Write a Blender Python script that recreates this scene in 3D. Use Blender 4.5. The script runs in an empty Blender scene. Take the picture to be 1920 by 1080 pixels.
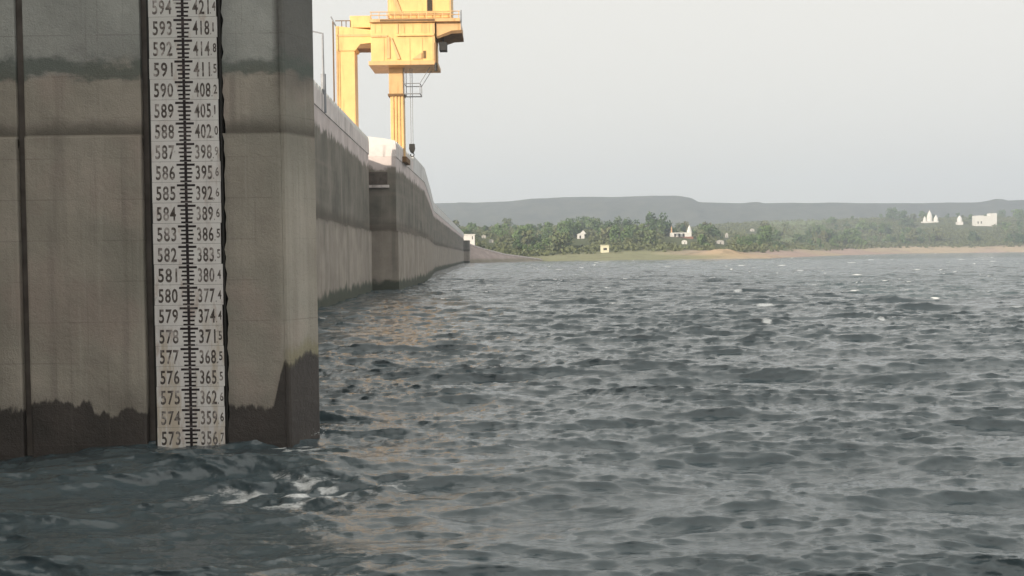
import bpy, bmesh, math, random
import numpy as np
from mathutils import Vector, Matrix, Euler

random.seed(7)
R = math.radians
scene = bpy.context.scene
COL = scene.collection

# ------------------------------------------------------------------ camera
EYE = Vector((0.0, 0.0, 2.75))
FPX = 2000.0                       # focal length in pixels of a 1920 wide frame
PITCH, ROLL = R(1.74), R(-0.70)
cam_d = bpy.data.cameras.new('camera')
cam = bpy.data.objects.new('camera', cam_d)
COL.objects.link(cam)
cam_d.sensor_width = 36.0
cam_d.lens = FPX / 1920.0 * 36.0
cam_d.clip_start = 0.1
cam_d.clip_end = 30000.0
CR = Matrix.Rotation(math.pi / 2 - PITCH, 3, 'X') @ Matrix.Rotation(ROLL, 3, 'Z')
cam.matrix_world = Matrix.Translation(EYE) @ CR.to_4x4()
scene.camera = cam

# ------------------------------------------------------------------ sky, sun, exposure
SUN_EL = R(14.0)
SUN_AZ = math.atan2(-0.68, -0.73)          # clockwise from +Y
SUN_DIR = Vector((math.sin(SUN_AZ) * math.cos(SUN_EL), math.cos(SUN_AZ) * math.cos(SUN_EL), math.sin(SUN_EL)))
world = bpy.data.worlds.new('World')
scene.world = world
world.use_nodes = True
wn = world.node_tree
wn.nodes.clear()
sky = wn.nodes.new('ShaderNodeTexSky')
sky.sky_type = 'NISHITA'
sky.sun_disc = False
sky.sun_elevation = SUN_EL
sky.sun_rotation = SUN_AZ % (2 * math.pi)
sky.air_density = 1.0
sky.dust_density = 6.0
sky.ozone_density = 1.0
hs = wn.nodes.new('ShaderNodeHueSaturation')
hs.inputs['Saturation'].default_value = 0.22
veil = wn.nodes.new('ShaderNodeMix')
veil.data_type = 'RGBA'
veil.inputs[0].default_value = 0.8           # high thin overcast veils the blue sky
veil.inputs[7].default_value = (7.38, 7.1, 6.45, 1)
bgn = wn.nodes.new('ShaderNodeBackground')
bgn.inputs['Strength'].default_value = 0.11
won = wn.nodes.new('ShaderNodeOutputWorld')
wn.links.new(sky.outputs['Color'], hs.inputs['Color'])
wn.links.new(hs.outputs['Color'], veil.inputs[6])
wn.links.new(veil.outputs[2], bgn.inputs['Color'])
wn.links.new(bgn.outputs['Background'], won.inputs['Surface'])

sun_d = bpy.data.lights.new('sun', 'SUN')
sun_d.energy = 4.6
sun_d.angle = R(0.6)
sun_d.color = (1.0, 0.87, 0.70)
sun = bpy.data.objects.new('sun', sun_d)
COL.objects.link(sun)
sun.rotation_euler = (-SUN_DIR).to_track_quat('-Z', 'Y').to_euler()
sun.location = (-40, -40, 60)

vs = scene.view_settings
scene.display_settings.display_device = 'sRGB'
vs.view_transform = 'Standard'
vs.look = 'None'
vs.exposure = 0.40
vs.gamma = 1.0
vs.use_curve_mapping = False
scene.render.engine = 'CYCLES'
cy = scene.cycles
cy.use_denoising = True
cy.max_bounces = 6
cy.diffuse_bounces = 3
cy.glossy_bounces = 3
cy.volume_bounces = 2
cy.sample_clamp_indirect = 6.0

# ------------------------------------------------------------------ picture to place helpers
def ray(px, py):
    d = CR @ Vector(((px - 960) / FPX, (540 - py) / FPX, -1.0))
    return d
def at(px, py, Y):
    d = ray(px, py)
    return EYE + d * ((Y - EYE.y) / d.y)
def project(p):
    q = CR.transposed() @ (Vector(p) - EYE)
    if q.z >= -0.01:
        return None
    return 960 + FPX * q.x / -q.z, 540 - FPX * q.y / -q.z

# ------------------------------------------------------------------ node helpers
class B:
    def __init__(self, name):
        self.m = bpy.data.materials.new(name)
        self.m.use_nodes = True
        self.t = self.m.node_tree
        self.t.nodes.clear()
        self.out = self.t.nodes.new('ShaderNodeOutputMaterial')
        self.p = self.t.nodes.new('ShaderNodeBsdfPrincipled')
        self.t.links.new(self.p.outputs[0], self.out.inputs['Surface'])
        g = self.t.nodes.new('ShaderNodeNewGeometry')
        self.pos = g.outputs['Position']
        s = self.t.nodes.new('ShaderNodeSeparateXYZ')
        self.t.links.new(self.pos, s.inputs[0])
        self.x, self.y, self.z = s.outputs
    def put(self, sock, v):
        if hasattr(v, 'is_linked') or isinstance(v, bpy.types.NodeSocket):
            self.t.links.new(v, sock)
        elif isinstance(v, (tuple, list)) and len(v) == 3 and sock.type == 'RGBA':
            sock.default_value = (*v, 1)
        else:
            sock.default_value = v
    def math(self, op, a, b=0.0, clamp=False):
        n = self.t.nodes.new('ShaderNodeMath')
        n.operation = op
        n.use_clamp = clamp
        self.put(n.inputs[0], a)
        self.put(n.inputs[1], b)
        return n.outputs[0]
    def noise(self, scale, detail=4, rough=0.55, sc=None, off=0.0, dist=0.0):
        n = self.t.nodes.new('ShaderNodeTexNoise')
        n.inputs['Scale'].default_value = scale
        n.inputs['Detail'].default_value = detail
        n.inputs['Roughness'].default_value = rough
        n.inputs['Distortion'].default_value = dist
        mp = self.t.nodes.new('ShaderNodeMapping')
        mp.inputs['Scale'].default_value = sc or (1, 1, 1)
        mp.inputs['Location'].default_value = (off, off * 1.7, off * 0.6)
        self.t.links.new(self.pos, mp.inputs['Vector'])
        self.t.links.new(mp.outputs[0], n.inputs['Vector'])
        return n.outputs['Fac']
    def step(self, v, lo, hi):
        n = self.t.nodes.new('ShaderNodeMapRange')
        n.interpolation_type = 'SMOOTHSTEP'
        self.put(n.inputs['Value'], v)
        n.inputs['From Min'].default_value = lo
        n.inputs['From Max'].default_value = hi
        return n.outputs['Result']
    def mix(self, a, b, f, blend='MIX'):
        n = self.t.nodes.new('ShaderNodeMix')
        n.data_type = 'RGBA'
        n.blend_type = blend
        self.put(n.inputs[0], f)
        self.put(n.inputs[6], a)
        self.put(n.inputs[7], b)
        return n.outputs[2]
    def ramp(self, f, stops):
        n = self.t.nodes.new('ShaderNodeValToRGB')
        e = n.color_ramp.elements
        while len(e) < len(stops):
            e.new(0.5)
        for i, (p, c) in enumerate(stops):
            e[i].position = p
            e[i].color = (*c, 1)
        self.put(n.inputs[0], f)
        return n.outputs[0]
    def attr(self, name, out='Fac'):
        n = self.t.nodes.new('ShaderNodeAttribute')
        n.attribute_name = name
        return n.outputs[out]
    def rnd(self):
        n = self.t.nodes.new('ShaderNodeObjectInfo')
        return n.outputs['Random']
    def bump(self, h, strength=0.3, dist=0.02):
        n = self.t.nodes.new('ShaderNodeBump')
        n.inputs['Strength'].default_value = strength
        n.inputs['Distance'].default_value = dist
        self.put(n.inputs['Height'], h)
        self.t.links.new(n.outputs[0], self.p.inputs['Normal'])
    def done(self, col, rough=0.85, spec=0.3, metal=0.0):
        self.put(self.p.inputs['Base Color'], col)
        self.put(self.p.inputs['Roughness'], rough)
        self.put(self.p.inputs['Specular IOR Level'], spec)
        self.put(self.p.inputs['Metallic'], metal)
        return self.m

def simple(name, col, var=0.25, scale=2.0, rough=0.8, spec=0.3, dirt=None, bump=0.0):
    b = B(name)
    n = b.noise(scale, 5, 0.6)
    lo = tuple(c * (1 - var) for c in col)
    hi = tuple(min(1, c * (1 + var * 0.6)) for c in col)
    c = b.ramp(n, [(0.3, lo), (0.7, hi)])
    if dirt:
        st = b.noise(scale * 1.5, 4, 0.6, (1.6, 1.6, 0.22), 3.0)
        c = b.mix(c, dirt, b.math('MULTIPLY', b.step(st, 0.52, 0.72), 0.6))
    if bump:
        b.bump(b.noise(scale * 8, 3), bump, 0.01)
    return b.done(c, rough, spec)

# ------------------------------------------------------------------ materials
def make_pier_mat():
    b = B('pier_concrete')
    base = b.ramp(b.noise(0.9, 6, 0.55), [(0.28, (0.296, 0.264, 0.224)), (0.5, (0.385, 0.350, 0.296)), (0.72, (0.483, 0.429, 0.367))])
    base = b.mix(base, (0.292, 0.281, 0.237), b.math('MULTIPLY', b.step(b.noise(0.55, 3, 0.5, None, 5.0), 0.46, 0.64), 0.55))
    base = b.mix(base, (0.447, 0.358, 0.312), b.math('MULTIPLY', b.step(b.noise(0.8, 3, 0.5, None, 11.0), 0.5, 0.68), 0.5))
    # form-work grain and long vertical run-off streaks
    st = b.noise(1.0, 4, 0.6, (5.0, 5.0, 0.18), 2.0)
    base = b.mix(base, (0.537, 0.493, 0.439), b.math('MULTIPLY', b.step(st, 0.55, 0.75), 0.45))
    base = b.mix(base, (0.197, 0.179, 0.153), b.math('MULTIPLY', b.step(b.noise(1.0, 5, 0.6, (3.2, 3.2, 0.12), 9.0), 0.54, 0.75), 0.5))
    # paler, washed corner with lime runs below the ledge line
    corner = b.math('MULTIPLY', b.step(b.x, -3.55, -3.36), b.step(b.math('ADD', b.z, b.math('MULTIPLY', b.noise(1.2, 3), 1.2)), 5.4, 4.2))
    lime = b.ramp(b.noise(1.0, 4, 0.6, (7.0, 7.0, 0.16), 4.0), [(0.3, (0.411, 0.367, 0.312)), (0.65, (0.661, 0.616, 0.537))])
    base = b.mix(base, lime, b.math('MULTIPLY', corner, 0.38))
    # grey bleached top lift
    zz = b.math('ADD', b.z, b.math('MULTIPLY', b.math('SUBTRACT', b.noise(1.1, 5, 0.6, None, 1.0), 0.5), 0.9))
    top = b.step(zz, 5.45, 5.75)
    base = b.mix(base, b.ramp(b.noise(0.8, 5, 0.6, None, 8.0), [(0.3, (0.304, 0.312, 0.296)), (0.7, (0.518, 0.528, 0.493))]), b.math('MULTIPLY', top, 0.9))
    dk = b.math('MULTIPLY', b.step(b.x, -3.55, -3.42), b.step(zz, 5.0, 5.8))  # shadow on the upper nose, painted into the concrete colour
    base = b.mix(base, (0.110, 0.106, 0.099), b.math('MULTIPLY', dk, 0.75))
    # algae line
    za = b.math('ADD', b.z, b.math('MULTIPLY', b.math('SUBTRACT', b.noise(1.9, 6, 0.65, (1, 1, 1.6), 6.0), 0.5), 0.75))
    alg = b.math('MULTIPLY', b.step(za, 5.42, 5.56), b.step(za, 5.86, 5.66))
    base = b.mix(base, (0.134, 0.157, 0.139), b.math('MULTIPLY', alg, 0.8))
    # darker band just above the ledge
    led = b.math('MULTIPLY', b.step(b.z, 4.58, 4.64), b.step(b.math('ADD', b.z, b.math('MULTIPLY', b.noise(2.0, 4), 0.3)), 5.08, 4.78))
    base = b.mix(base, (0.153, 0.139, 0.118), b.math('MULTIPLY', led, 0.9))
    # splashed, wet foot of the wall with a ragged upper edge
    up = b.math('MULTIPLY', b.step(b.x, -3.62, -3.38), 0.72)
    rag = b.math('ADD', b.math('MULTIPLY', b.math('SUBTRACT', b.noise(2.3, 5, 0.62, (1, 1, 0.25), 14.0), 0.5), 1.0),
                 b.math('MULTIPLY', b.math('SUBTRACT', b.noise(11, 3, 0.6, (1, 1, 0.1), 2.0), 0.5), 0.12))
    wz = b.math('SUBTRACT', b.math('SUBTRACT', b.z, rag), up)
    wet = b.math('ADD', b.math('MULTIPLY', b.step(wz, 0.58, 0.51), 0.8), b.math('MULTIPLY', b.step(wz, 0.95, 0.50), 0.2))
    base = b.mix(base, b.ramp(b.noise(1.5, 4), [(0.3, (0.052, 0.046, 0.043)), (0.7, (0.085, 0.072, 0.066))]), b.math('MULTIPLY', wet, 0.97))
    green = b.math('MULTIPLY', b.step(wz, 0.45, 0.60), b.step(wz, 0.85, 0.62))
    base = b.mix(base, (0.304, 0.278, 0.153), b.math('MULTIPLY', b.math('MULTIPLY', green, b.step(b.x, -3.5, -3.3)), 0.55))
    grain = b.noise(45, 4, 0.7)
    base = b.mix(base, (0.179, 0.161, 0.143), b.math('MULTIPLY', b.step(b.noise(14, 5, 0.75, None, 3.3), 0.60, 0.74), 0.45))
    drip = b.noise(1.0, 6, 0.7, (22.0, 22.0, 0.35), 17.0)
    base = b.mix(base, (0.15, 0.135, 0.115), b.math('MULTIPLY', b.step(drip, 0.56, 0.70), 0.28))
    pit = b.noise(60, 3, 0.6, None, 31.0)
    base = b.mix(base, (0.09, 0.08, 0.07), b.math('MULTIPLY', b.step(pit, 0.62, 0.72), 0.5))
    # faint board marks left by the shuttering
    bm_ = b.math('FRACT', b.math('MULTIPLY', b.z, 1.64))
    line = b.math('ADD', b.step(bm_, 0.022, 0.0), b.step(bm_, 0.978, 1.0))
    base = b.mix(base, (0.14, 0.125, 0.11), b.math('MULTIPLY', b.math('MULTIPLY', line, b.step(b.noise(0.9, 4, 0.6, None, 25.0), 0.42, 0.6)), 0.35))
    b.bump(b.math('ADD', b.math('MULTIPLY', grain, 0.5), b.noise(6, 6, 0.65)), 0.6, 0.04)
    ro = b.math('SUBTRACT', 0.9, b.math('MULTIPLY', wet, 0.6))
    return b.done(base, ro, 0.3)

def make_dam_mat():
    b = B('dam_concrete')
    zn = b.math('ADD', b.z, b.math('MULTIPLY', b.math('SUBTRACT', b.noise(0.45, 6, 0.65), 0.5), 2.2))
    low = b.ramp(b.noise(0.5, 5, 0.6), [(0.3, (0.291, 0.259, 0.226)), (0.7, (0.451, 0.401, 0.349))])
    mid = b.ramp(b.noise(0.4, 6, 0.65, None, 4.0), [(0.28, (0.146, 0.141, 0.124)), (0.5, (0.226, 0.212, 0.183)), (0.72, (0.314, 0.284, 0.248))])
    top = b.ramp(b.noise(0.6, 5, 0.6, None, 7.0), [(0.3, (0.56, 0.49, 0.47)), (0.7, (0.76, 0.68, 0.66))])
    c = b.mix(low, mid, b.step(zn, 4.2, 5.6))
    # vertical run-off
    dk = b.noise(1.0, 5, 0.6, (0.900, 0.900, 0.073), 2.0)
    c = b.mix(c, (0.124, 0.124, 0.105), b.math('MULTIPLY', b.step(dk, 0.5, 0.68), 0.38))
    lt = b.noise(1.0, 5, 0.6, (1.1, 1.1, 0.05), 9.0)
    c = b.mix(c, (0.539, 0.480, 0.422), b.math('MULTIPLY', b.step(lt, 0.56, 0.72), 0.32))
    zb = b.math('ADD', b.z, b.math('MULTIPLY', b.math('SUBTRACT', b.noise(0.5, 5, 0.6, (1, 1, 1.5), 12.0), 0.5), 0.8))
    bandm = b.math('MULTIPLY', b.step(zb, 4.75, 4.95), b.step(zb, 5.9, 5.1))
    c = b.mix(c, (0.10, 0.088, 0.075), b.math('MULTIPLY', bandm, 0.7))
    lay = b.noise(1.0, 4, 0.6, (0.03, 0.03, 0.9), 6.0)
    c = b.mix(c, (0.34, 0.29, 0.25), b.math('MULTIPLY', b.step(lay, 0.48, 0.66), 0.30))
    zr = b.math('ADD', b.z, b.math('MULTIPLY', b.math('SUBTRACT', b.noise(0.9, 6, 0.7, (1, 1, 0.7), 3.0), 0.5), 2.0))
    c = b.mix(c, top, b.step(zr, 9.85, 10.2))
    wl = b.math('ADD', b.z, b.math('MULTIPLY', b.math('SUBTRACT', b.noise(0.7, 5, 0.6), 0.5), 1.6))
    c = b.mix(c, (0.069, 0.084, 0.065), b.math('MULTIPLY', b.step(wl, 1.05, 0.55), 0.9))
    b.bump(b.noise(5, 6, 0.65), 0.4, 0.05)
    return b.done(c, 0.9, 0.25)

MAT = {}
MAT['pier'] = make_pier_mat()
MAT['dam'] = make_dam_mat()
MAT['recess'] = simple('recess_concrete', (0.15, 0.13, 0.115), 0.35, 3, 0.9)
MAT['parapet'] = simple('pale_parapet', (0.78, 0.715, 0.69), 0.14, 0.8, 0.85, dirt=(0.2, 0.17, 0.16))
MAT['white'] = simple('white_paint', (0.72, 0.71, 0.68), 0.10, 1.2, 0.7)
MAT['whitewash'] = simple('old_whitewash', (0.78, 0.77, 0.76), 0.12, 0.7, 0.8, dirt=(0.4, 0.37, 0.35))
MAT['worn_wash'] = simple('worn_wash', (0.50, 0.48, 0.45), 0.2, 0.9, 0.9, dirt=(0.3, 0.28, 0.25))
MAT['cream'] = simple('cream_wash', (0.72, 0.69, 0.52), 0.12, 1.0, 0.8)
MAT['dark'] = simple('dark_opening', (0.05, 0.045, 0.04), 0.3, 1.0, 0.9)
MAT['redroof'] = simple('red_base', (0.30, 0.16, 0.12), 0.3, 0.8, 0.9)
MAT['ochre'] = simple('ochre_paint', (0.60, 0.38, 0.22), 0.2, 1.0, 0.8)
MAT['yellow'] = simple('crane_yellow', (0.88, 0.575, 0.23), 0.12, 0.9, 0.5, 0.4, dirt=(0.55, 0.35, 0.15))
MAT['orange'] = simple('crane_orange', (0.74, 0.47, 0.22), 0.14, 0.9, 0.5, 0.4, dirt=(0.42, 0.25, 0.10))
MAT['rust'] = simple('crane_brown', (0.22, 0.13, 0.06), 0.3, 1.5, 0.7)
MAT['steel'] = simple('grey_steel', (0.28, 0.29, 0.31), 0.2, 3, 0.5, 0.5)
MAT['black'] = simple('black_steel', (0.035, 0.033, 0.03), 0.3, 3, 0.6)
MAT['glass'] = simple('cab_glass', (0.05, 0.035, 0.02), 0.2, 2, 0.15, 0.5)

def make_plate_mat():
    b = B('gauge_enamel')
    c = b.ramp(b.noise(2.2, 5, 0.6), [(0.3, (0.76, 0.715, 0.69)), (0.7, (0.88, 0.85, 0.82))])
    gy = b.step(b.math('ADD', b.z, b.math('MULTIPLY', b.noise(1.2, 3), 0.8)), 4.9, 6.2)
    c = b.mix(c, (0.64, 0.64, 0.60), b.math('MULTIPLY', gy, 0.5))
    ru = b.noise(3.0, 5, 0.65, (1.6, 1.6, 0.5), 7.0)
    c = b.mix(c, (0.44, 0.30, 0.22), b.math('MULTIPLY', b.step(ru, 0.55, 0.72), 0.55))
    c = b.mix(c, (0.20, 0.175, 0.155), b.math('MULTIPLY', b.step(b.noise(9, 5, 0.7, None, 2.0), 0.60, 0.74), 0.55))
    c = b.mix(c, (0.30, 0.27, 0.25), b.math('MULTIPLY', b.step(b.noise(1.0, 4, 0.6, (8, 8, 0.5), 5.0), 0.56, 0.74), 0.35))
    ylw = b.math('MULTIPLY', b.step(b.z, 2.2, 1.3), b.step(b.noise(2.0, 5, 0.7, (1.5, 1.5, 0.35), 21.0), 0.48, 0.62))
    c = b.mix(c, (0.50, 0.37, 0.20), b.math('MULTIPLY', ylw, 0.5))
    b.bump(b.noise(14, 4, 0.6), 0.25, 0.01)
    return b.done(c, 0.6, 0.35)
def make_ink_mat(name, dark, fade, lo, hi):
    b = B(name)
    f = b.step(b.noise(7, 5, 0.7, None, 4.0), lo, hi)
    return b.done(b.mix(dark, fade, f), 0.7, 0.3)
MAT['plate'] = make_plate_mat()
MAT['ink'] = make_ink_mat('faded_numeral_paint', (0.10, 0.082, 0.072), (0.50, 0.45, 0.42), 0.45, 0.68)
MAT['tick'] = make_ink_mat('tick_paint', (0.035, 0.027, 0.028), (0.14, 0.115, 0.11), 0.52, 0.72)

def make_leaf_mat(name, dark, light, dry):
    b = B(name)
    r = b.rnd()
    c = b.mix(dark, light, r)
    c = b.mix(c, dry, b.math('MULTIPLY', b.step(b.math('FRACT', b.math('MULTIPLY', r, 7.31)), 0.62, 1.0), 0.7))
    c = b.mix(c, light, b.math('MULTIPLY', b.step(b.noise(0.35, 3), 0.45, 0.7), 0.5))
    return b.done(c, 0.8, 0.2)
MAT['leaf'] = make_leaf_mat('foliage', (0.048, 0.085, 0.040), (0.135, 0.200, 0.075), (0.18, 0.165, 0.10))
MAT['scrub'] = make_leaf_mat('scrub_foliage', (0.085, 0.105, 0.055), (0.15, 0.165, 0.08), (0.17, 0.15, 0.10))
MAT['bark'] = simple('bark', (0.10, 0.075, 0.055), 0.3, 3, 0.9)

# ------------------------------------------------------------------ mesh helpers
ORG = {}
def tag(o, label=None, cat=None, group=None, kind=None):
    if label: o['label'] = label
    if cat: o['category'] = cat
    if group: o['group'] = group
    if kind: o['kind'] = kind
    return o
def thing(name, loc, label, cat, group=None):
    o = bpy.data.objects.new(name, None)
    o.empty_display_size = 0.3
    COL.objects.link(o)
    o.location = loc
    ORG[o.name] = Vector(loc)
    return tag(o, label, cat, group)
class MB:
    """collects faces in world coordinates; build() links them as ONE mesh object"""
    def __init__(self):
        self.v, self.f = [], []
    def poly(self, pts, faces):
        k = len(self.v)
        self.v += [tuple(p) for p in pts]
        self.f += [tuple(i + k for i in f) for f in faces]
        return self
    def box(self, x0, x1, y0, y1, z0, z1):
        return self.poly([(x0, y0, z0), (x1, y0, z0), (x1, y1, z0), (x0, y1, z0), (x0, y0, z1), (x1, y0, z1), (x1, y1, z1), (x0, y1, z1)],
                         [(0, 3, 2, 1), (4, 5, 6, 7), (0, 1, 5, 4), (1, 2, 6, 5), (2, 3, 7, 6), (3, 0, 4, 7)])
    def prism(self, plan, z0, z1):
        n = len(plan)
        pts = [(x, y, z0) for x, y in plan] + [(x, y, z1) for x, y in plan]
        fs = [tuple(range(n - 1, -1, -1)), tuple(range(n, 2 * n))] + [(i, (i + 1) % n, n + (i + 1) % n, n + i) for i in range(n)]
        return self.poly(pts, fs)
    def slab_xz(self, outline, y0, y1):          # outline in x,z extruded along y
        n = len(outline)
        pts = [(x, y0, z) for x, z in outline] + [(x, y1, z) for x, z in outline]
        fs = [tuple(range(n)), tuple(range(2 * n - 1, n - 1, -1))] + [(i, n + i, n + (i + 1) % n, (i + 1) % n) for i in range(n)]
        return self.poly(pts, fs)
    def bar(self, a, b, r, sides=6, r2=None):
        a, b = Vector(a), Vector(b)
        r2 = r if r2 is None else r2
        d = (b - a).normalized()
        u = d.orthogonal().normalized()
        w = d.cross(u)
        pts = []
        for p, q in ((a, r), (b, r2)):
            for i in range(sides):
                t = 2 * math.pi * i / sides
                pts.append(p + (u * math.cos(t) + w * math.sin(t)) * q)
        fs = [(i, (i + 1) % sides, sides + (i + 1) % sides, sides + i) for i in range(sides)]
        fs += [tuple(range(sides - 1, -1, -1)), tuple(range(sides, 2 * sides))]
        return self.poly(pts, fs)
    def lathe(self, cx, cy, prof, sides=12):     # prof: (radius, z)
        pts, fs = [], []
        for r, z in prof:
            for i in range(sides):
                t = 2 * math.pi * (i + 0.5) / sides
                pts.append((cx + r * math.cos(t), cy + r * math.sin(t), z))
        for j in range(len(prof) - 1):
            for i in range(sides):
                fs.append((j * sides + i, j * sides + (i + 1) % sides, (j + 1) * sides + (i + 1) % sides, (j + 1) * sides + i))
        fs.append(tuple(range(sides - 1, -1, -1)))
        fs.append(tuple(range((len(prof) - 1) * sides, len(prof) * sides)))
        return self.poly(pts, fs)
    def build(self, name, mat, parent=None, bevel=0.0, org=None):
        o0 = Vector((0, 0, 0))
        if parent is not None:
            o0 = ORG[parent.name]
        elif org is not None:
            o0 = Vector(org)
        me = bpy.data.meshes.new(name)
        me.from_pydata([tuple(Vector(p) - o0) for p in self.v], [], self.f)
        bm = bmesh.new()
        bm.from_mesh(me)
        bmesh.ops.recalc_face_normals(bm, faces=bm.faces)
        if bevel:
            bmesh.ops.bevel(bm, geom=list(bm.edges), offset=bevel, segments=2, profile=0.6, affect='EDGES', clamp_overlap=True)
        bm.to_mesh(me)
        bm.free()
        me.materials.append(mat)
        o = bpy.data.objects.new(name, me)
        COL.objects.link(o)
        if parent is not None:
            o.parent = parent
        else:
            o.location = o0
        ORG[o.name] = o0
        return o

def grid_mesh(name, P, mat, smooth=True, wrap=False):
    """P: (rows, cols, 3) array -> mesh object"""
    r, c, _ = P.shape
    me = bpy.data.meshes.new(name)
    i = np.arange(r * c).reshape(r, c)
    if wrap:
        i = np.concatenate([i, i[:, :1]], 1)
    q = np.stack([i[:-1, :-1], i[:-1, 1:], i[1:, 1:], i[1:, :-1]], -1).reshape(-1, 4)
    me.vertices.add(r * c)
    me.vertices.foreach_set('co', P.reshape(-1).astype(np.float32))
    me.loops.add(q.size)
    me.loops.foreach_set('vertex_index', q.reshape(-1).astype(np.int32))
    me.polygons.add(len(q))
    me.polygons.foreach_set('loop_start', (np.arange(len(q)) * 4).astype(np.int32))
    me.polygons.foreach_set('loop_total', np.full(len(q), 4, np.int32))
    me.polygons.foreach_set('use_smooth', np.full(len(q), smooth, bool))
    me.update(calc_edges=True)
    me.validate()
    me.materials.append(mat)
    o = bpy.data.objects.new(name, me)
    COL.objects.link(o)
    return o

def sstep(v, lo, hi):
    t = np.clip((np.asarray(v, float) - lo) / (hi - lo), 0, 1)
    return t * t * (3 - 2 * t)

# smooth value noise for terrain
_rs = np.random.RandomState(3)
_lat = _rs.rand(256, 256)
def vnoise(x, y):
    x = np.asarray(x, float); y = np.asarray(y, float)
    xi = np.floor(x).astype(int); yi = np.floor(y).astype(int)
    fx = x - xi; fy = y - yi
    fx = fx * fx * (3 - 2 * fx); fy = fy * fy * (3 - 2 * fy)
    g = lambda a, b: _lat[a & 255, b & 255]
    return (g(xi, yi) * (1 - fx) + g(xi + 1, yi) * fx) * (1 - fy) + (g(xi, yi + 1) * (1 - fx) + g(xi + 1, yi + 1) * fx) * fy
def fbm(x, y, o=4):
    s, a, t = 0, 1.0, 0
    for k in range(o):
        s = s + a * vnoise(np.asarray(x) * 2 ** k + 17 * k, np.asarray(y) * 2 ** k + 5 * k)
        t += a
        a *= 0.5
    return s / t

# ------------------------------------------------------------------ ground (lake bed and far shore in one sheet)
def shore_y(x):
    return np.interp(x, [-400, -40, -14, 10, 60, 120, 250, 400, 560, 2500], [440, 452, 470, 498, 486, 500, 800, 1060, 1020, 1100])
def terr(x, y):
    x = np.asarray(x, float); y = np.asarray(y, float)
    ys = shore_y(x) + 14 * (fbm(x / 35, y * 0 + 3.3, 3) - 0.5)
    d = y - ys
    sl = 0.05 + 0.038 * sstep(x, 150, 420)
    up = sl * np.clip(d, 0, 560) + 0.004 * np.clip(d - 560, 0, 6000)
    up = up + np.clip(d / 80, 0, 1) * 5 * (fbm(x / 70, y / 70) - 0.45)
    mound = 2.6 * np.exp(-((x - 106) / 9) ** 2 - ((y - 532) / 22) ** 2) * (0.5 + fbm(x / 5, y / 9, 3)) + 1.2 * np.exp(-((x - 128) / 9) ** 2 - ((y - 522) / 14) ** 2)
    return np.where(d < 0, np.maximum(-4.0, 0.12 * d), up) + mound
ys_rows = np.concatenate([[-420, -100, 100, 250, 360], np.linspace(420, 700, 75), np.linspace(706, 1700, 120)[1:], np.geomspace(1730, 4400, 30)])
u_cols = np.concatenate([np.linspace(-2.2, -0.35, 24), np.linspace(-0.34, 0.62, 260), np.linspace(0.65, 2.2, 20)])
GY, GU = np.meshgrid(ys_rows, u_cols, indexing='ij')
GX = GU * np.maximum(GY, 420.0)
GZ = terr(GX, GY)
gm = B('shore_ground')
gm_c = gm.attr('tint', 'Color')
gm_n = gm.noise(0.12, 6, 0.65)
gcol = gm.mix(gm_c, (0.10, 0.09, 0.06), gm.math('MULTIPLY', gm.step(gm_n, 0.5, 0.7), 0.5))
gm.bump(gm.noise(0.6, 5), 0.5, 0.3)
MAT['ground'] = gm.done(gcol, 0.95, 0.1)
ground = grid_mesh('ground', np.stack([GX, GY, GZ], -1), MAT['ground'])
tag(ground, kind='structure')
D = GY - shore_y(GX)
sandn = fbm(GX / 30, GY / 30, 3)
beach = sstep(D + 30 * (sandn - 0.5), 88, 62) * sstep(D, -40, -5)
right = sstep(GX + (sandn - 0.5) * 60, 68, 112)
green = np.array([0.28, 0.28, 0.17]); sand = np.array([0.48, 0.39, 0.28]); pink = np.array([0.45, 0.34, 0.29]); grass = np.array([0.10, 0.115, 0.055])
pk = sstep(fbm(GX / 60 + 9, GY / 60, 3), 0.45, 0.6)[..., None]
bc = green * (1 - right[..., None]) + (sand * (1 - pk) + pink * pk) * right[..., None]
md = np.exp(-((GX - 108) / 16) ** 2 - ((GY - 530) / 26) ** 2)[..., None]
tint = grass * (1 - beach[..., None]) + bc * beach[..., None]
u_ = GX / np.maximum(GY, 1) * FPX + 960
open_g = (sstep(u_ + 60 * (fbm(GX / 40, GY / 40, 3) - 0.5), 1425, 1455) * sstep(u_ + 60 * (fbm(GX / 40, GY / 40, 3) - 0.5), 1560, 1530) * (1 - beach))[..., None]
tint = tint * (1 - open_g) + np.array([0.17, 0.21, 0.095]) * open_g
tint = tint * (1 - md) + np.array([0.50, 0.37, 0.23]) * md
ca = ground.data.attributes.new('tint', 'FLOAT_COLOR', 'POINT')
ca.data.foreach_set('color', np.concatenate([tint, np.ones(tint.shape[:2] + (1,))], -1).reshape(-1).astype(np.float32))

def ground_hit(px, py, y0=440, y1=3000):
    d = ray(px, py)
    for Y in np.arange(y0, y1, 2.0):
        p = EYE + d * (Y / d.y)
        if terr(p.x, p.y) >= p.z:
            return p
    return EYE + d * (y1 / d.y)

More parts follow.
